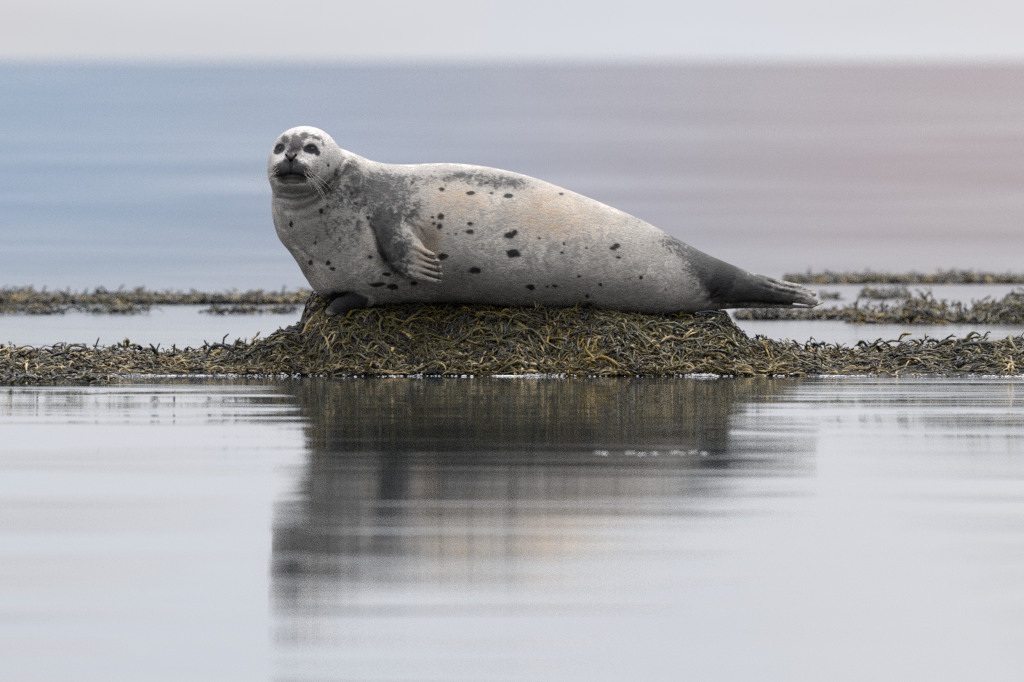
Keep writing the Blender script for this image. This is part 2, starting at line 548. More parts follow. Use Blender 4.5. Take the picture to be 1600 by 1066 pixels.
dark = 1.18 * blobs([(585, 285, 50, 28, .75), (548, 262, 12, 14, .8), (560, 325, 60, 45, .50), (635, 325, 45, 40, .60), (510, 365, 40, 50, .42), (560, 390, 40, 30, .30),
              (690, 280, 60, 14, .5), (790, 287, 45, 12, .9), (735, 272, 40, 10, .5), (880, 305, 40, 9, .3), (990, 343, 45, 13, .5), (1060, 378, 46, 24, .8), (1078, 420, 30, 40, .40),
              (1108, 405, 28, 24, 1.0), (1128, 430, 26, 36, 1.9), (1165, 445, 40, 22, 1.2), (1225, 462, 60, 16, .8), (1245, 450, 30, 10, .25), (1200, 438, 30, 8, .4), (1180, 470, 60, 10, .8),
              (600, 352, 22, 20, 1.0), (600, 385, 12, 30, .8), (622, 392, 26, 22, .95), (618, 420, 15, 14, .6), (640, 428, 20, 14, .5),
              (800, 440, 160, 22, .28), (960, 452, 110, 26, .34), (720, 420, 50, 30, .3),
              (450, 380, 18, 50, .35), (480, 430, 30, 20, .30), (538, 470, 36, 14, 2.0), (526, 272, 9, 14, .6), (510, 290, 8, 10, .3), (515, 300, 30, 12, .35)])
belly = blobs([(560, 425, 45, 22, .7), (450, 345, 14, 45, .4), (535, 436, 40, 15, .5), (576, 378, 9, 26, .9), (452, 352, 7, 18, .6), (478, 395, 12, 12, .6)])
dark = np.clip(dark - belly, 0, 2)
tan = 1.3 * blobs([(800, 335, 140, 45, .30), (715, 315, 38, 32, .75), (690, 300, 26, 20, .5), (845, 305, 40, 14, .6), (850, 340, 60, 28, .55), (905, 350, 80, 34, .55), (735, 315, 24, 14, .4),
             (669, 388, 19, 38, 1.7), (655, 365, 10, 14, .5), (960, 400, 60, 30, .25), (577, 378, 10, 24, .55), (600, 405, 10, 20, .3)])
spots = [(548, 302, 3.5, 3), (555, 318, 2.6, 2.2), (502, 330, 4.2, 4), (455, 349, 3.2, 5.6), (512, 323, 2, 2), (485, 410, 4, 4), (512, 411, 3, 3), (520, 420, 5, 2.6),
         (578, 402, 4, 3.4), (575, 340, 3, 2.6), (604, 428, 7, 3), (590, 445, 12, 3.4), (615, 448, 9, 4.6), (690, 296, 4, 3), (690, 338, 5.2, 5), (688, 354, 5.2, 4.6),
         (676, 340, 2.4, 2.2), (678, 349, 3, 3), (735, 350, 5, 3), (733, 362, 7, 3.6), (713, 366, 3, 2), (735, 302, 6, 2.4), (794, 306, 6, 2.8), (768, 302, 3, 2),
         (797, 367, 7, 4.6), (804, 364, 4, 4), (801, 397, 10, 5.6), (745, 423, 10, 5), (690, 401, 8.5, 5), (828, 449, 7, 4), (866, 447, 5, 2.4), (855, 448, 2.4, 2),
         (877, 303, 5, 2.6), (957, 388, 5, 4), (963, 384, 5, 4), (967, 403, 4, 2), (843, 373, 2, 2), (881, 381, 2, 2), (918, 463, 3, 3), (938, 445, 3, 2.4),
         (1002, 434, 3, 3), (647, 443, 6, 4), (700, 366, 2, 2), (916, 388, 2, 1.6), (878, 395, 3, 2), (645, 285, 3, 2), (760, 286, 4, 2), (905, 432, 3, 2), (1040, 452, 3, 2),
         (513, 258, 1.8, 2.4), (531, 374, 2.4, 2.6), (492, 380, 2.6, 3), (545, 400, 2, 2)]
wob = (n2 - 0.5) * 1.5 + (n1 - 0.5) * 0.8
spot = np.zeros(len(V))
for (x, y, a, b) in spots:
    q = np.sqrt(((u - x) / a) ** 2 + ((v - y) / b) ** 2)
    spot = np.maximum(spot, sstep(1.35, 0.75, q + wob * 0.95))
q = np.hypot((u - 540) / 40, (v - 474) / 19) + wob * 0.15
spot = np.maximum(spot, 0.9 * sstep(1.1, 0.85, q) * (yv < -0.08))                # the folded far flipper is dark
q = np.hypot((u - 1130 + 0.35 * (v - 430)) / 24, (v - 432) / 44) + (n1 - 0.5) * 1.2
spot = np.maximum(spot, 0.85 * sstep(1.15, 0.6, q))                               # black saddle at the root of the hind flippers
spot = np.maximum(spot, 0.5 * sstep(1.2, 0.5, np.hypot((u - 1180) / 48, (v - 462) / 11) + (n1 - 0.5)))
for pl in TOEGAPS:                                                                # dark webs between the toes, the shadow of the gaps painted in
    g, tq = polyd(u, v, pl)
    spot = np.maximum(spot, 0.75 * sstep(2.2, 0.9, g) * np.clip(tq * 2.5, 0, 1))
# face markings, only on the front of the head
front = sstep(HY + 0.02, HY - 0.03, yv) * sstep(548, 530, u) * sstep(315, 300, v)
head = sstep(300, 285, v + 0.55 * np.clip(u - 470, 0, 100)) * sstep(552, 536, u) * sstep(0.02, -0.05, yv)
head = np.maximum(head, sstep(330, 312, v) * sstep(500, 440, u) * sstep(0.0, -0.06, yv))
fm = blobs([(440.5, 265, 13.5, 12.5, 1.1), (470, 267, 15.5, 13, 1.1), (454.5, 251, 9, 9, .9), (461, 231, 9, 9, .5), (457, 272, 22, 5, .8), (455, 283, 22, 5.5, .9), (461, 222, 15, 13, .30),
            (445, 218, 7, 8, .7), (461, 215, 6, 11, .5), (476, 212, 6.5, 7, .8), (488, 213, 6, 5, .35), (497, 216, 8, 5.5, .6), (505, 226, 3, 6, .6), (470, 228, 5, 9, .4), (452, 238, 7, 6, .35),
            (495, 262, 5, 10, .25), (489, 276, 5, 4, .45)])
fm = fm - blobs([(447.5, 259, 1.6, 7, .4), (459, 259, 1.6, 7, .4)])
eye = np.zeros(len(V))
for (x, y, a, b, rot) in ((437, 232, 9.5, 7.6, 0.75), (433, 237, 6, 5, 0), (487, 233, 11.5, 8.4, -0.2), (479, 233, 6, 6, 0), (496, 239, 5, 5, 0)):
    cx, sx = math.cos(rot), math.sin(rot)
    dx, dy = u - x, v - y
    q = np.hypot((dx * cx - dy * sx) / a, (dx * sx + dy * cx) / b)
    eye = np.maximum(eye, sstep(1.15, 0.8, q + wob * 0.12))
lip = np.exp(-((u - 455) / 17) ** 2 - ((v - 282.5) / 2.0) ** 2) * front
A1 = np.stack([np.clip(dark / 1.6, 0, 1), np.clip(tan / 1.6, 0, 1), spot * (1 - 0.0 * head), head], 1)
A2 = np.stack([np.clip(fm, 0, 1) * front, eye * front, np.clip(lip, 0, 1), np.zeros(len(V))], 1)


def seal_material():
    t = NT('seal_coat')
    pos = t.n('ShaderNodeTexCoord').outputs['Object']
    a1 = t.n('ShaderNodeAttribute', attribute_name='coat'); a2 = t.n('ShaderNodeAttribute', attribute_name='face')
    s1 = t.n('ShaderNodeSeparateColor'); t.l(a1.outputs['Color'], s1.inputs[0])
    s2 = t.n('ShaderNodeSeparateColor'); t.l(a2.outputs['Color'], s2.inputs[0])
    dk, tn, sp = s1.outputs[0], s1.outputs[1], s1.outputs[2]
    hd = a1.outputs['Alpha']
    fur = t.mapping(pos, (0.5, 1, 1), rot=(0, 0.5, 0))
    nA = t.noise(pos, 42, 6, 0.68, 0.8); nE = t.noise(pos, 120, 4, 0.65, 0.6); nB = t.noise(fur, 160, 4, 0.65, 0.3); nC = t.noise(fur, 520, 2, 0.6); nD = t.noise(pos, 9, 3, 0.5)
    base = t.mix(t.ramp(nA, 0.40, 0.60), (0.29, 0.265, 0.235, 1), (0.60, 0.55, 0.485, 1))
    base = t.mix(t.math('MULTIPLY', t.ramp(nB, 0.40, 0.62), 0.45), base, (0.26, 0.25, 0.24, 1))
    base = t.mix(t.math('MULTIPLY', tn, t.ramp(nA, 0.40, 0.62, 0.25, 1.35), clamp=True), base, (0.38, 0.285, 0.20, 1))
    soft = t.math('MULTIPLY', t.math('ADD', dk, t.ramp(nD, 0.42, 0.62, 0.0, 0.20)), t.ramp(nA, 0.40, 0.58, 0.22, 1.35), clamp=True)
    base = t.mix(t.math('MULTIPLY', soft, 0.92), base, (0.030, 0.029, 0.030, 1))
    # clouded grey: dense where the coat is dark, breaking up into flecks at its edges
    thr = t.math('SUBTRACT', 0.80, t.math('MULTIPLY', dk, 0.62))
    nn = t.math('ADD', t.math('ADD', t.math('MULTIPLY', nA, 0.70), t.math('MULTIPLY', nE, 0.55)), t.math('SUBTRACT', t.math('MULTIPLY', nB, 0.25), 0.25))
    cl = t.ramp(t.math('SUBTRACT', nn, thr), -0.13, 0.14)
    base = t.mix(t.math('MULTIPLY', cl, 0.84), base, t.mix(nD, (0.010, 0.010, 0.011, 1), (0.040, 0.038, 0.037, 1)))
    headc = t.mix(t.math('MULTIPLY', t.ramp(nE, 0.42, 0.62), 0.50), (0.50, 0.465, 0.43, 1), (0.17, 0.16, 0.15, 1))
    base = t.mix(t.math('MULTIPLY', hd, t.math('SUBTRACT', 1.0, t.math('MULTIPLY', cl, 0.75)), clamp=True), base, headc)
    fth = t.math('ADD', s2.outputs[0], t.math('MULTIPLY', t.math('SUBTRACT', nB, 0.5), 1.1))
    base = t.mix(t.math('MULTIPLY', t.ramp(fth, 0.15, 0.62), 0.93), base, (0.020, 0.017, 0.019, 1))
    base = t.mix(s2.outputs[1], base, (0.008, 0.009, 0.012, 1))
    base = t.mix(t.math('MULTIPLY', s2.outputs[2], 0.7), base, (0.13, 0.11, 0.065, 1))
    base = t.mix(t.math('MULTIPLY', sp, 0.96), base, (0.006, 0.006, 0.0065, 1))
    base = t.mix(t.math('MULTIPLY', t.ramp(nC, 0.42, 0.62), 0.45), base, t.mix(0.5, base, (0.02, 0.02, 0.02, 1)))
    t.l(base, t.b.inputs['Base Color'])
    t.b.inputs['Roughness'].default_value = 0.55
    t.b.inputs['Specular IOR Level'].default_value = 0.12
    t.b.inputs['Sheen Weight'].default_value = 0.02
    t.b.inputs['Sheen Roughness'].default_value = 0.4
    hb = t.math('ADD', t.math('MULTIPLY', nB, 0.7), t.math('MULTIPLY', nC, 0.3))
    t.l(t.bump(hb, 0.006, 0.9), t.b.inputs['Normal'])
    return t.m


seal_me = mesh_from('seal', V, Qd, attrs={'coat': A1, 'face': A2})
a = seal_me.attributes['coat']
c4 = np.concatenate([A1[:, :3], A1[:, 3:4]], 1).astype(np.float32); a.data.foreach_set('color', c4.ravel())
seal = link('seal', seal_me, seal_material(), label='pale grey spotted seal lying on the seaweed mound, head turned to the viewer', cat='seal')
bvh = BVHTree.FromPolygons([tuple(p) for p in V], [tuple(q) for q in Qd])


def hit(px, py):
    o = Vector(tuple(pt(px, py, -2.0)))
    dr = (o - Vector(cam.location)).normalized()
    h, nrm, _, _ = bvh.ray_cast(o, dr)
    return np.array(h), np.array(nrm)


def plain(name, col, rough=0.5, spec=0.5, sheen=0.0, coat=0.0):
    t = NT(name)
    t.b.inputs['Roughness'].default_value = rough; t.b.inputs['Specular IOR Level'].default_value = spec
    t.b.inputs['Coat Weight'].default_value = coat
    pos = t.n('ShaderNodeTexCoord').outputs['Object']
    nA = t.noise(pos, 300, 2)
    t.l(t.mix(nA, tuple(c * 0.75 for c in col) + (1,), tuple(min(1, c * 1.25) for c in col) + (1,)), t.b.inputs['Base Color'])
    return t.m


def ball(nu=20, nv=12):
    th = np.linspace(0, 2 * math.pi, nu, endpoint=False); ph = np.linspace(0.02, math.pi - 0.02, nv)
    V = np.stack([np.outer(np.sin(ph), np.cos(th)), np.outer(np.sin(ph), np.sin(th)), np.outer(np.cos(ph), np.ones(nu))], -1).reshape(-1, 3)
    i = np.arange(nv - 1)[:, None] * nu; j = np.arange(nu)[None]; k = (j + 1) % nu
    Q = np.stack([i + j, i + nu + j, i + nu + k, i + k], -1).reshape(-1, 4)
    return V, Q


def tube(pts, rad, ns=5):
    pts = np.asarray(pts, float); rad = np.broadcast_to(np.asarray(rad, float), len(pts))
    T = np.gradient(pts, axis=0); T /= np.linalg.norm(T, axis=1)[:, None]
    S = np.cross(T, (0.1, 0.97, 0.2)); S /= np.linalg.norm(S, axis=1)[:, None]
    N = np.cross(S, T)
    a = np.linspace(0, 2 * math.pi, ns, endpoint=False)
    V = (pts[:, None] + rad[:, None, None] * (np.cos(a)[None, :, None] * S[:, None] + np.sin(a)[None, :, None] * N[:, None])).reshape(-1, 3)
    i = np.arange(len(pts) - 1)[:, None] * ns; j = np.arange(ns)[None]; k = (j + 1) % ns
    return V, np.stack([i + j, i + k, i + ns + k, i + ns + j], -1).reshape(-1, 4)


m_eye = plain('wet_eye', (0.008, 0.008, 0.010), 0.05, 0.22)
for ex, ey, r in ((438, 231.5, 0.0135), (488.5, 232.5, 0.0145)):
    h, nr = hit(ex, ey)
    bv, bq = ball()
    link('eye', mesh_from('eye', bv * r * np.array([1.0, 0.9, 0.82]) + h - nr * r * 0.74, bq), m_eye, seal)
m_whisk = plain('whisker', (0.42, 0.39, 0.33), 0.5)
for sgn, cx, cy, k in ((-1, 437, 266, 11), (1, 474, 267, 9)):
    for i in range(k):
        a0 = cx + sgn * rng.uniform(0, 8); b0 = cy + rng.uniform(-10, 9)
        h, nr = hit(a0, b0)
        L = rng.uniform(0.05, 0.10)
        t = np.linspace(0, 1, 8)[:, None]
        dirn = np.array([sgn * rng.uniform(0.55, 1.0), -0.45, -rng.uniform(-0.1, 0.9) + (0.1 if sgn < 0 else -0.15)])
        dirn /= np.linalg.norm(dirn)
        sag = np.array([0.0, 0.10, -0.45 * rng.uniform(0.3, 1.0)])
        pts = h - nr * 0.002 + L * (t * dirn + t * t * sag)
        link('whisker', mesh_from('whisker', *tube(pts, np.linspace(0.00035, 0.00018, 8))), m_whisk, seal)
m_claw = plain('claw', (0.05, 0.042, 0.035), 0.35)
for i, (a, b, ra, rb) in enumerate(DIG):
    h, nr = hit(b[0] - 1.5, b[1] - 1.0)
    t = np.linspace(0, 1, 6)[:, None]
    pts = h + nr * 0.0005 + t * np.array([0.020, -0.002, -0.001]) + t * t * np.array([0, 0.004, -0.003]) - np.array([0.004, 0, 0])
    link('claw', mesh_from('claw', *tube(pts, np.linspace(0.0024, 0.0006, 6))), m_claw, seal)

# ------------------------------------------------------------------ weed-covered rock and the weed banks
def weed_material():
    t = NT('rockweed')
    a = t.n('ShaderNodeAttribute', attribute_name='col')
    pos = t.n('ShaderNodeTexCoord').outputs['Object']
    nA = t.noise(pos, 120, 3)
    c = t.mix(t.math('MULTIPLY', t.ramp(nA, 0.35, 0.7), 0.5), a.outputs['Color'], t.mix(0.6, a.outputs['Color'], (0.02, 0.017, 0.01, 1)))
    t.l(c, t.b.inputs['Base Color'])
    t.b.inputs['Roughness'].default_value = 0.28
    t.b.inputs['Specular IOR Level'].default_value = 0.2
    t.l(t.bump(nA, 0.002, 0.6), t.b.inputs['Normal'])
    return t.m


M_WEED = weed_material()
PAL = {'olive': (0.050, 0.041, 0.007), 'grey': (0.085, 0.074, 0.034), 'ochre': (0.140, 0.090, 0.015), 'straw': (0.230, 0.168, 0.075), 'dark': (0.005, 0.0045, 0.003), 'brown': (0.022, 0.015, 0.007), 'slate': (0.028, 0.032, 0.034)}
PALA = np.array(list(PAL.values()))


def pal_pick(w, rg, vary=0.25):
    """w (n,7) weights over the palette"""
    c = np.cumsum(w, 1); c /= c[:, -1:]
    k = (rg.random(len(w))[:, None] > c).sum(1)
    col = PALA[k] * (1 + vary * rg.standard_normal(len(w)))[:, None].clip(0.45, 1.7)
    return col.clip(0.008, 0.6)


def frond_paths(P0, head, length, bend, lift0, arch, rise, surf, ns=6):
    n = len(P0)
    t = np.linspace(0, 1, ns)
    th = head[:, None] + bend[:, None] * (t[None] - 0.0) * 1.0
    th = th + 0.35 * np.sin(t[None] * rng.uniform(4, 9, (n, 1)) + rng.uniform(0, 6, (n, 1)))
    step = length[:, None] / (ns - 1)
    run = np.sqrt(np.clip(1 - (rise / np.maximum(length, 1e-3)) ** 2, 0.05, 1))[:, None]
    dx = np.cos(th) * step * run; dy = np.sin(th) * step * run
    x = P0[:, :1] + np.concatenate([np.zeros((n, 1)), np.cumsum(dx[:, :-1], 1)], 1)
    y = P0[:, 1:2] + np.concatenate([np.zeros((n, 1)), np.cumsum(dy[:, :-1], 1)], 1)
    z = surf(x, y) + lift0[:, None] + arch[:, None] * np.sin(math.pi * t)[None] + rise[:, None] * t[None] ** 1.2
    return np.stack([x, y, z], -1)


def frond_mesh(Pth, w, th, twist, col, blad):
    """flattened fleshy straps with swollen bladders; Pth (n,ns,3)"""
    n, ns, _ = Pth.shape
    T = np.gradient(Pth, axis=1); T /= np.linalg.norm(T, axis=2, keepdims=True) + 1e-9
    up = np.array([0, 0, 1.0])
    S = np.cross(T, up); S /= np.linalg.norm(S, axis=2, keepdims=True) + 1e-6
    N = np.cross(S, T)
    c, s = np.cos(twist)[:, None, None], np.sin(twist)[:, None, None]
    S, N = c * S + s * N, -s * S + c * N
    t = np.linspace(0, 1, ns)
    prof = (0.55 + 0.45 * np.sin(math.pi * (t * 0.9 + 0.05)))[None] * np.ones((n, 1))
    bl = np.zeros((n, ns))
    for _ in range(2):
        k = rng.integers(1, ns, n); bl[np.arange(n), k] = 1
    bl *= blad[:, None]
    prof = prof * (1 + 0.45 * bl)
    thk = th[:, None] * (1 + 1.3 * bl) * np.ones((n, ns))
    prof[:, -1] *= 0.45; thk[:, -1] *= 0.6
    ww = (w[:, None] * prof)[..., None]; tt = thk[..., None]
    R = np.stack([Pth + S * ww, Pth + N * tt, Pth - S * ww, Pth - N * tt], 2)       # n,ns,4,3
    V = R.reshape(-1, 3)
    base = (np.arange(n) * ns * 4)[:, None, None] + (np.arange(ns - 1) * 4)[None, :, None] + np.arange(4)[None, None]
    nx = base - np.arange(4) + (np.arange(4) + 1) % 4
    Q = np.stack([base, nx, nx + 4, base + 4], -1).reshape(-1, 4)
    cap = ((np.arange(n) * ns + ns - 1) * 4)[:, None] + np.array([[0, 1, 2, 3]])
    Q = np.concatenate([Q, cap])
    C = np.repeat(col, ns * 4, 0) * (1 + 0.10 * rng.standard_normal((n * ns * 4, 1)))
    return V, Q, C.clip(0.004, 0.7)


def merge(parts):
    Vs, Qs, Cs, o = [], [], [], 0
    for v_, q_, c_ in parts:
        Vs.append(v_); Qs.append(q_ + o); Cs.append(c_); o += len(v_)
    return np.concatenate(Vs), np.concatenate(Qs), np.concatenate(Cs)


def grow(P0, head, length, width, surf, wts, arch=0.012, rise=None, lift=0.004, fork=0.55, ns=6, vary=0.25, flat=0.30, twist=0.5):
    """fronds with forked tips; returns a list of (V, Q, C)"""
    n = len(P0)
    U = lambda a, b: rng.uniform(a, b, n)
    rise = np.zeros(n) if rise is None else rise
    Pth = frond_paths(P0, head, length, U(-1.3, 1.3), U(0, lift * 2), arch * U(0, 1.6), rise, surf, ns)
    col = pal_pick(wts, rng, vary)
    w = width * U(0.7, 1.3)
    bl = (rng.random(n) < 0.55) * 1.0
    out = [frond_mesh(Pth, w, w * flat * U(0.8, 1.6) + 0.0006, rng.normal(0, twist, n), col, bl)]
    f = np.nonzero(rng.random(n) < fork)[0]
    for sg in (-1, 1):
        if len(f) == 0:
            break
        E = Pth[f, -2]
        hd = np.arctan2(Pth[f, -1, 1] - Pth[f, -3, 1], Pth[f, -1, 0] - Pth[f, -3, 0]) + sg * rng.uniform(0.2, 0.8, len(f))
        l2 = length[f] * rng.uniform(0.3, 0.6, len(f))
        z0 = E[:, 2] - surf(E[:, :1], E[:, 1:2])[:, 0]
        p2 = frond_paths(E[:, :2], hd, l2, rng.uniform(-0.8, 0.8, len(f)), z0, arch * rng.uniform(-0.3, 0.8, len(f)), rise[f] * rng.uniform(0.1, 0.6, len(f)), surf, ns - 1)
        out.append(frond_mesh(p2, w[f] * 0.8, w[f] * flat * rng.uniform(0.8, 1.6, len(f)) + 0.0006, rng.normal(0, twist, len(f)), col[f] * rng.uniform(0.85, 1.2, (len(f), 1)), (rng.random(len(f)) < 0.6) * 1.0))
    return out


# height of the weed-covered ground along the front bank (photo columns -> metres above water)
YF, YB = -0.42, 0.60
HP = np.array([(-500, 11), (0, 10), (90, 14), (180, 13), (300, 12), (350, 16), (385, 22), (412, 36), (440, 50), (470, 60), (482, 84), (494, 101), (512, 104), (560, 97), (640, 93), (720, 94), (800, 95), (880, 95), (960, 87),
               (1010, 80), (1060, 76), (1110, 77), (1135, 68), (1160, 52), (1185, 40), (1215, 28), (1260, 17), (1330, 14), (1400, 16), (1460, 24), (1520, 32), (1600, 34), (2100, 30)], float)
HX = pt(HP[:, 0], 560, 0)[:, 0]; HZ = HP[:, 1] * PXM


def front_edge(x):
    return YF + 0.45 * (nz.fbm(x * 1.6, 3.3, 0.7) - 0.5) + 0.10 * (nz(x * 7, 1.0) - 0.5)


def mound_exact(x, y):
    H = np.interp(x, HX, HZ)
    hi = sstep(0.085, 0.15, H)                                    # the tall middle
    w = np.interp(x, HX, HZ)
    yf = front_edge(x)
    side = sstep(0.085, 0.03, H)
    yb = 0.42 + 0.15 * (nz(x * 2.1, 8.0) - 0.5) + side * (1.7 + 1.3 * (nz.fbm(x * 3.0, 6.0, 0.2) - 0.5))
    top = -0.02 - 0.03 * hi
    tf = np.clip((y - yf) / (top - yf), 0, 1)
    tb = np.clip((yb - y) / np.maximum(0.4 + 0.3 * side, 0.05), 0, 1)
    s = np.minimum(np.sin(tf * math.pi / 2) ** 0.9, np.sin(tb * math.pi / 2) ** 0.9)
    z = H * s
    z = z + 0.030 * (nz.fbm(x * 7, y * 7, 0.3) - 0.5) * np.clip(s * 2, 0, 1) * np.clip(H / 0.05, 0.4, 1.2)
    z = z + 0.034 * (nz.fbm(x * 15, y * 15, 1.3) - 0.5) * np.clip(s * 2, 0, 1)
    # a shaded hollow under the seal's chest
    z = z - 0.045 * np.exp(-((x + 0.22) / 0.16) ** 2 - ((y + 0.22) / 0.10) ** 2)
    z = z + 0.030 * hi * sstep(-0.10, 0.06, y) * sstep(0.34, 0.2, y)         # packed up under the belly
    return np.where((y > yf) & (y < yb), z, -0.001)


GX = np.arange(HX[0] - 0.4, HX[-1] + 0.4, 0.008); GY = np.arange(-1.2, 3.8, 0.010)
GZ = mound_exact(*np.meshgrid(GX, GY))


def mound(x, y):
    """the ground height, read from a table"""
    x, y = np.broadcast_arrays(np.asarray(x, float), y)
    a = np.clip((x - GX[0]) / 0.008, 0, len(GX) - 1.001); b = np.clip((y - GY[0]) / 0.010, 0, len(GY) - 1.001)
    i = a.astype(int); j = b.astype(int); a = a - i; b = b - j
    return (GZ[j, i] * (1 - a) + GZ[j, i + 1] * a) * (1 - b) + (GZ[j + 1, i] * (1 - a) + GZ[j + 1, i + 1] * a) * b


seal_root = link('seaweed_mound', None, label='low rock heaped with olive and ochre rockweed, the seal lying on top', cat='seaweed mound')
# rock core
gx, gy = np.meshgrid(np.linspace(HX[0], HX[-1], 420), np.linspace(-0.72, 0.68, 90))


def rock_material():
    t = NT('wet_rock')
    pos = t.n('ShaderNodeTexCoord').outputs['Object']
    nA = t.noise(pos, 40, 5, 0.65)
    t.l(t.mix(nA, (0.004, 0.004, 0.003, 1), (0.022, 0.018, 0.010, 1)), t.b.inputs['Base Color'])
    t.b.inputs['Roughness'].default_value = 0.6
    t.l(t.bump(nA, 0.01, 0.8), t.b.inputs['Normal'])
    return t.m


def core(x0, x1, nx):
    gx, gy = np.meshgrid(np.linspace(x0, x1, nx), np.linspace(-0.9, 3.4, 150))
    gz = np.where(mound(gx, gy) > 0, mound(gx, gy) - 0.006, -0.03)
    V = np.stack([gx, gy, gz], -1).reshape(-1, 3)
    ii = (np.arange(149)[:, None] * nx + np.arange(nx - 1)[None]).ravel()
    return V, np.stack([ii, ii + 1, ii + nx + 1, ii + nx], 1)


M_ROCK = rock_material()
XL, XR = float(pt(395, 560, 0)[0]), float(pt(1235, 560, 0)[0])
link('rock', mesh_from('rock', *core(XL, XR, 260)), M_ROCK, seal_root)


def weights(x, y, z, kind='mound'):
    """palette weights (olive, grey, ochre, straw, dark, brown, slate) by height and patch"""
    n = len(x)
    a = nz.fbm(x * 5, y * 5, 4.0); b = nz.fbm(x * 6 + 20, y * 6, 9.0)
    u, v = to_px(np.stack([x, y, z], 1))
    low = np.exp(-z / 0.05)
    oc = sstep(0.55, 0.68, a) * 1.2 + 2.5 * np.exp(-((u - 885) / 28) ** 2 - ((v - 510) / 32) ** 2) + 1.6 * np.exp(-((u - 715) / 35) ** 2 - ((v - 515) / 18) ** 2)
    dk = 1.0 + 1.5 * np.exp(-((u - 600) / 70) ** 2 - ((v - 505) / 26) ** 2)  # more dark fronds below the chest, painting in the shade there
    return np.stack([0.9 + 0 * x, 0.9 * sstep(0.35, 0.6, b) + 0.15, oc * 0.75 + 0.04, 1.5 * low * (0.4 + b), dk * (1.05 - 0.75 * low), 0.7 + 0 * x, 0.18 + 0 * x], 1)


def scatter(n, x0, x1, y0, y1, dens=None):
    """random ground points, thinned by an optional density"""
    x = rng.uniform(x0, x1, n); y = rng.uniform(y0, y1, n)
    z = mound(x, y)
    k = z > 0.002
    if dens is not None:
        k &= rng.random(n) < dens(x, y)
    return x[k], y[k], z[k]


def drape(x, y):
    """heading: mostly down the slope, scattered"""
    e = 0.012
    gx = mound(x + e, y) - mound(x - e, y); gy = mound(x, y + e) - mound(x, y - e)
    dn = np.arctan2(-gy, -gx)
    hz = rng.normal(0, 0.45, len(x)) + math.pi * (rng.random(len(x)) < 0.5)          # strewn flat along the water's edge
    low = rng.random(len(x)) < sstep(0.09, 0.03, mound(x, y))
    return np.where(low, hz, dn + rng.normal(0, 1.4, len(x)))


# fronds of the mound: the largest ones singly, the rest as one mass
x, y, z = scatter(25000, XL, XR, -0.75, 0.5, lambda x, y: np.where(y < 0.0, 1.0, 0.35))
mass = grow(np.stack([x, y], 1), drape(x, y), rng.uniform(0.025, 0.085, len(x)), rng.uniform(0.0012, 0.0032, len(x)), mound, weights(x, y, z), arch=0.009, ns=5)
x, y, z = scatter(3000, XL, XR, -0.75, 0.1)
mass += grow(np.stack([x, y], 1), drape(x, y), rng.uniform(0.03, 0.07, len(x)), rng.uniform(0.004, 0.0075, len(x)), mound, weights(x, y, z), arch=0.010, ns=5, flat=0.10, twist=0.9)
# small sprigs standing off the outline
x, y, z = scatter(1100, XL, XR, -0.5, 0.35)
mass += grow(np.stack([x, y], 1), rng.uniform(0, 6.3, len(x)), rng.uniform(0.03, 0.06, len(x)), rng.uniform(0.002, 0.004, len(x)), mound, weights(x, y, z), rise=rng.uniform(0.008, 0.028, len(x)))
link('frond_mass', mesh_from('frond_mass', *merge(mass)), M_WEED, seal_root, kind='stuff')
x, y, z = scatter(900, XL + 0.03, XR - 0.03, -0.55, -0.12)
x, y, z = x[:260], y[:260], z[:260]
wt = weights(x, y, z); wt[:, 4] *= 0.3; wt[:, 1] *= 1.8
for i in range(len(x)):
    s = slice(i, i + 1)
    pr = grow(np.stack([x[s], y[s]], 1), drape(x[s], y[s]), rng.uniform(0.07, 0.14, 1), rng.uniform(0.0025, 0.0050, 1), mound, wt[s], arch=0.02, lift=0.008, fork=0.8, ns=7)
    link('frond', mesh_from('frond', *merge(pr)), M_WEED, seal_root)


# hand-placed pieces that stand out against the water
def strap(pix, Y, w, col, name='frond', parent=None, flat=0.5):
    p = np.array([pt(a, b, Y) for a, b in pix])
    tq = np.linspace(0, 1, 9); tp = np.linspace(0, 1, len(p))
    p = np.stack([np.interp(tq, tp, p[:, k]) for k in range(3)], 1)[None]
    return link(name, mesh_from(name, *frond_mesh(p, np.array([w]), np.array([w * flat]), np.array([1.2]), np.array([col]), np.array([0.0]))), M_WEED, parent)


D_ = (0.022, 0.024, 0.028)
for pix, w in ((((508, 492), (500, 490), (492, 485), (481, 480)), 0.0075), (((505, 487), (501, 494), (489, 503)), 0.004),
               (((478, 520), (455, 517), (438, 519), (423, 523)), 0.0055), (((470, 524), (450, 522), (440, 515), (432, 517)), 0.004), (((476, 516), (462, 513), (446, 514)), 0.003),
               (((395, 553), (400, 543), (420, 535), (438, 531)), 0.004), (((442, 540), (441, 528), (446, 519)), 0.003), (((1228, 552), (1234, 546), (1238, 541)), 0.004),
               (((1040, 500), (1035, 494), (1037, 489)), 0.0035), (((1090, 489), (1110, 487), (1135, 492)), 0.004), (((1085, 496), (1105, 490), (1118, 497)), 0.0035)):
    strap(pix, -0.12, w, D_, parent=seal_root)


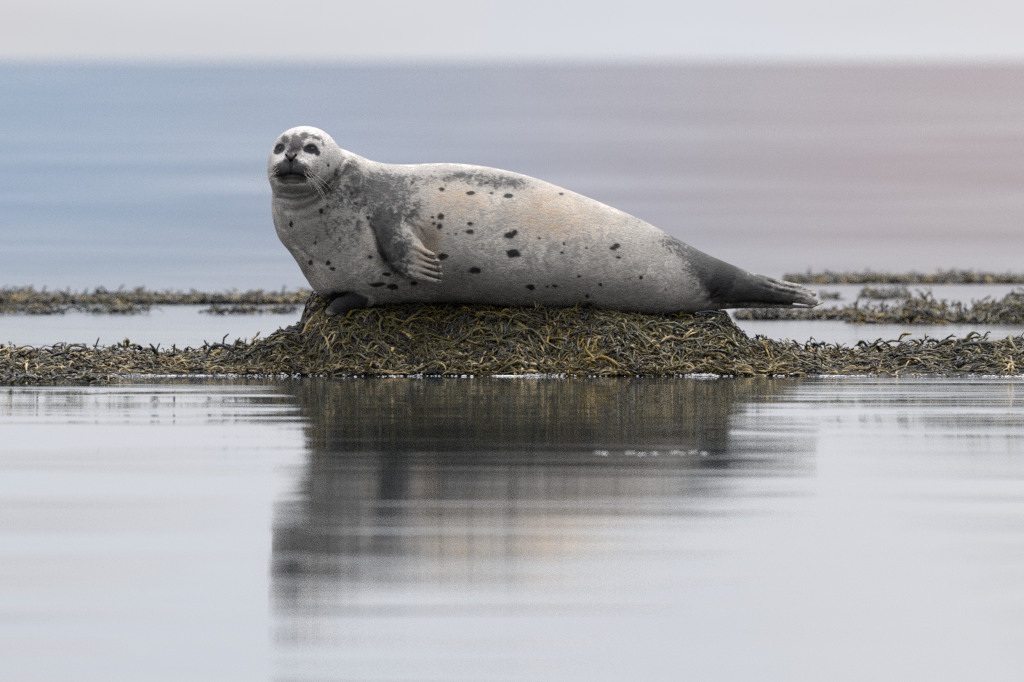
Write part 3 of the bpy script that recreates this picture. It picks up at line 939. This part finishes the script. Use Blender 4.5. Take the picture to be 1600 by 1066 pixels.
def bank(name, label, x0, x1, surf, n, ny0, ny1, wfun, lengths, widths, sprigs, singles=0, core_fn=None, arch=0.010, rise=(0.006, 0.03), dens=None):
    root = link(name, None, label=label, cat='seaweed', group='weed banks in the shallows')

    def pick(m):
        x = rng.uniform(x0, x1, m); y = rng.uniform(ny0, ny1, m); z = surf(x, y)
        k = z > 0.001
        if dens is not None:
            k &= rng.random(m) < dens(x, y)
        return x[k], y[k], z[k]
    x, y, z = pick(n)
    pr = grow(np.stack([x, y], 1), rng.uniform(0, 6.3, len(x)), rng.uniform(*lengths, len(x)), rng.uniform(*widths, len(x)), surf, wfun(x, y, z), arch=arch, ns=5, fork=0.45)
    x, y, z = pick(sprigs)
    pr += grow(np.stack([x, y], 1), rng.uniform(0, 6.3, len(x)), rng.uniform(0.03, 0.075, len(x)), rng.uniform(0.0018, 0.0035, len(x)), surf, wfun(x, y, z), rise=rng.uniform(*rise, len(x)))
    link('frond_mass', mesh_from('frond_mass', *merge(pr)), M_WEED, root, kind='stuff')
    if core_fn is not None:
        link('weed_bed', mesh_from('weed_bed', *core_fn), M_ROCK, root)
    x, y, z = pick(singles * 6 + 1)
    x, y, z = x[:singles], y[:singles], z[:singles]
    for i in range(len(x)):
        s = slice(i, i + 1)
        g_ = grow(np.stack([x[s], y[s]], 1), rng.uniform(0, 6.3, 1), rng.uniform(0.08, 0.13, 1), rng.uniform(0.003, 0.006, 1), surf, wfun(x[s], y[s], z[s]), arch=0.02, lift=0.006,
                  rise=rng.uniform(0, rise[1] * 1.2, 1) * (rng.random(1) < 0.5), fork=0.8)
        link('frond', mesh_from('frond', *merge(g_)), M_WEED, root)
    return root


XA, XB = HX[0], HX[-1]
fl = bank('seaweed_bank', 'flat olive weed bank running left from the foot of the seal\'s mound', XA, XL + 0.02, mound, 9500, -0.8, 3.3, weights, (0.03, 0.09), (0.0015, 0.0038), 1100, 90, core(XA, XL, 160))
fr = bank('seaweed_bank', 'thick weed bank running right from the foot of the mound under the tail', XR - 0.02, XB, mound, 9500, -0.8, 3.3, weights, (0.03, 0.10), (0.0015, 0.0042), 1000, 110, core(XR, XB, 160), rise=(0.006, 0.035))
for pix, w in ((((322, 560), (326, 548), (332, 541), (345, 539), (358, 545), (368, 553)), 0.005), (((348, 541), (350, 528), (358, 521)), 0.003), (((366, 548), (370, 536), (375, 527)), 0.003),
               (((330, 543), (322, 537), (319, 531)), 0.003), (((103, 552), (110, 540), (125, 541), (142, 547)), 0.003), (((148, 545), (153, 532), (155, 527)), 0.0025), (((234, 537), (240, 544), (246, 552)), 0.004),
               (((272, 552), (272, 543), (273, 537)), 0.0035), (((17, 566), (17, 556), (18, 549)), 0.003), (((58, 552), (58, 546), (58, 543)), 0.003), (((70, 545), (78, 549), (86, 554)), 0.005), (((244, 548), (248, 540), (250, 536)), 0.0025)):
    strap(pix, 0.0, w, (0.035, 0.038, 0.045), parent=fl)
for pix, w in ((((1396, 556), (1402, 546), (1405, 538)), 0.004), (((1402, 548), (1410, 544), (1418, 543)), 0.003), (((1400, 556), (1420, 551), (1440, 547)), 0.005), (((1445, 552), (1460, 543), (1480, 533), (1492, 532)), 0.0055),
               (((1490, 545), (1510, 537), (1550, 536), (1598, 532)), 0.006), (((1497, 540), (1498, 533), (1497, 529)), 0.006), (((1500, 575), (1508, 556), (1530, 548), (1548, 556), (1552, 572)), 0.006)):
    strap(pix, -0.05, w, (0.075, 0.07, 0.055), parent=fr)


def float_surf(py, hgt, cols, spread):
    """a raft of weed lying at photo row py; cols: (px, relative height) profile"""
    Y0 = float(water_y(py))
    xs_ = pt(np.array([c[0] for c in cols], float), py, Y0)[:, 0]; hs = np.array([c[1] for c in cols], float) * hgt

    def f(x, y):
        s = np.clip(1 - np.abs(y - Y0) / spread, 0, 1)
        return np.where(s > 0, np.interp(x, xs_, hs, left=-1, right=-1) * np.sqrt(s) * (0.25 + 1.5 * sstep(0.30, 0.75, nz.fbm(x * 7, y * 0.8, 2.0))), -0.01)
    return f, Y0, xs_


def w_far(x, y, z):
    n = len(x); a = nz.fbm(x * 2.2, y * 0.6, 6.0)
    o = np.ones(n)
    return np.stack([1.5 * o, 0.15 * o, 0.7 * sstep(0.4, 0.65, a) + 0.1, 0.2 * o, 1.4 * o, 1.2 * o, 0.1 * o], 1)


def raft(label, py, hgt, cols, spread, n, sprigs, rise, lengths=(0.05, 0.12)):
    f, Y0, xs_ = float_surf(py, hgt, cols, spread)
    return bank('seaweed_raft', label, xs_[0], xs_[-1], f, n, Y0 - spread, Y0 + spread, w_far, lengths, (0.003, 0.006), sprigs, 0, None, arch=0.012, rise=rise)


raft('long olive weed raft lying on the water behind the seal, to the left', 474, 0.013, [(-350, 1), (0, 1.1), (60, .9), (120, .7), (200, .8), (330, .7), (440, .9), (505, .8), (560, .5)], 0.5, 6500, 500, (0.004, 0.036))
raft('thin second line of weed in front of the left rear raft', 490, 0.005, [(-350, 1), (0, 1), (90, .8), (180, .6), (270, .25), (420, .2), (520, .1)], 0.5, 600, 160, (0.004, 0.014), (0.03, 0.08))
raft('thin dark green weed line farthest back, right of the tail', 443, 0.012, [(1225, .5), (1300, .9), (1340, 1.2), (1400, .7), (1500, .8), (1600, .6), (1900, .6)], 0.45, 3200, 260, (0.004, 0.03))
raft('tangled weed raft behind the front bank, rising to the right edge', 504, 0.045, [(1325, .2), (1370, .6), (1420, .9), (1470, .6), (1530, .9), (1600, 1.), (1900, .9)], 0.35, 3600, 300, (0.01, 0.05))
raft('sparse tufts of weed on the water just behind the tail flippers', 499, 0.010, [(1150, .6), (1190, 1), (1230, .4), (1300, 1.2), (1345, .7)], 0.3, 600, 120, (0.008, 0.03), (0.03, 0.08))
raft('scattered wisps of weed between the rear rafts beyond the tail', 466, 0.004, [(1280, .8), (1340, 1), (1420, .8)], 0.8, 160, 60, (0.008, 0.03), (0.03, 0.08))
raft('loose dark sprigs floating in front of the left weed bank', 598, 0.004, [(-350, 1), (0, 1.2), (50, .6), (140, .35), (230, .1), (330, .02)], 0.5, 190, 50, (0.006, 0.025), (0.03, 0.08))

# ------------------------------------------------------------------ white beads standing in for the sky's glint along the water's edge
def ico():
    p = (1 + 5 ** 0.5) / 2
    v_ = np.array([(-1, p, 0), (1, p, 0), (-1, -p, 0), (1, -p, 0), (0, -1, p), (0, 1, p), (0, -1, -p), (0, 1, -p), (p, 0, -1), (p, 0, 1), (-p, 0, -1), (-p, 0, 1)], float)
    v_ /= np.linalg.norm(v_[0])
    f_ = np.array([(0, 11, 5), (0, 5, 1), (0, 1, 7), (0, 7, 10), (0, 10, 11), (1, 5, 9), (5, 11, 4), (11, 10, 2), (10, 7, 6), (7, 1, 8), (3, 9, 4), (3, 4, 2), (3, 2, 6), (3, 6, 8), (3, 8, 9), (4, 9, 5), (2, 4, 11), (6, 2, 10), (8, 6, 7), (9, 8, 1)])
    return v_, f_


IV, IF = ico()


def froth_mesh(name, x, y, r, squash=0.7, rise=0.0):
    n_ = len(x)
    V_ = IV[None] * r[:, None, None] * np.array([1.25, 1.25, squash]) + np.stack([x, y, r * 0.25 + rise], 1)[:, None]
    F_ = IF[None] + (np.arange(n_) * 12)[:, None, None]
    return mesh_from(name, V_.reshape(-1, 3), F_.reshape(-1, 3))


def froth_material():
    t = NT('froth_glint')
    pos = t.n('ShaderNodeTexCoord').outputs['Object']
    nA = t.noise(pos, 60, 3)
    t.l(t.mix(nA, (0.42, 0.41, 0.40, 1), (0.68, 0.67, 0.66, 1)), t.b.inputs['Base Color'])
    t.b.inputs['Roughness'].default_value = 0.15
    return t.m


M_FROTH = froth_material()
n_ = 10000
x = rng.uniform(XA, XB, n_)
k = rng.random(n_) < 0.06 + 1.0 * sstep(0.40, 0.66, nz.fbm(x * 9, 5.0, 2.0)) * np.interp(x, [XL, XL + 0.2, XR - 0.2, XR], [0.35, 1, 1, 0.35])
x = x[k]
y = front_edge(x) - 0.01 - np.abs(rng.normal(0, 0.09, len(x))) + 0.06 * rng.random(len(x))
link('froth_glint', froth_mesh('froth_glint', x, y, rng.uniform(0.0012, 0.0042, len(x)) * (0.35 + 1.1 * nz(x * 30, y * 30)), rise=0.006 * rng.random(len(x)) ** 2 * (nz(x * 18, 2.0) > 0.5), squash=0.45), M_FROTH, label='white beads standing in for the sky glint along the front edge of the weed', cat='froth_glint', kind='stuff')
# loose flecks of foam out on the water
fx = [(935, 708, 14), (945, 709, 8), (985, 708, 14), (1006, 710, 14), (1022, 709, 7), (1054, 707, 10), (1066, 709, 9), (1083, 707, 12), (1101, 709, 13)]
words_ = ['leftmost', 'second from the left', 'third from the left', 'fourth from the left', 'middle tiny', 'fourth from the right', 'third from the right', 'second from the right', 'rightmost']
for (a, b, w), wd in zip(fx, words_):
    Y0 = float(water_y(b)); c = pt(a, b, Y0); m_ = 10
    xx = c[0] + rng.uniform(-0.5, 0.5, m_) * w * (Y0 + D) / F; yy = Y0 + rng.uniform(-0.05, 0.05, m_)
    link('foam_fleck', froth_mesh('foam_fleck', xx, yy, rng.uniform(0.0008, 0.0024, m_)), M_FROTH, label='white foam fleck on the dark reflection, %s in the row' % wd, cat='foam', group='foam flecks floating in a row before the mound')
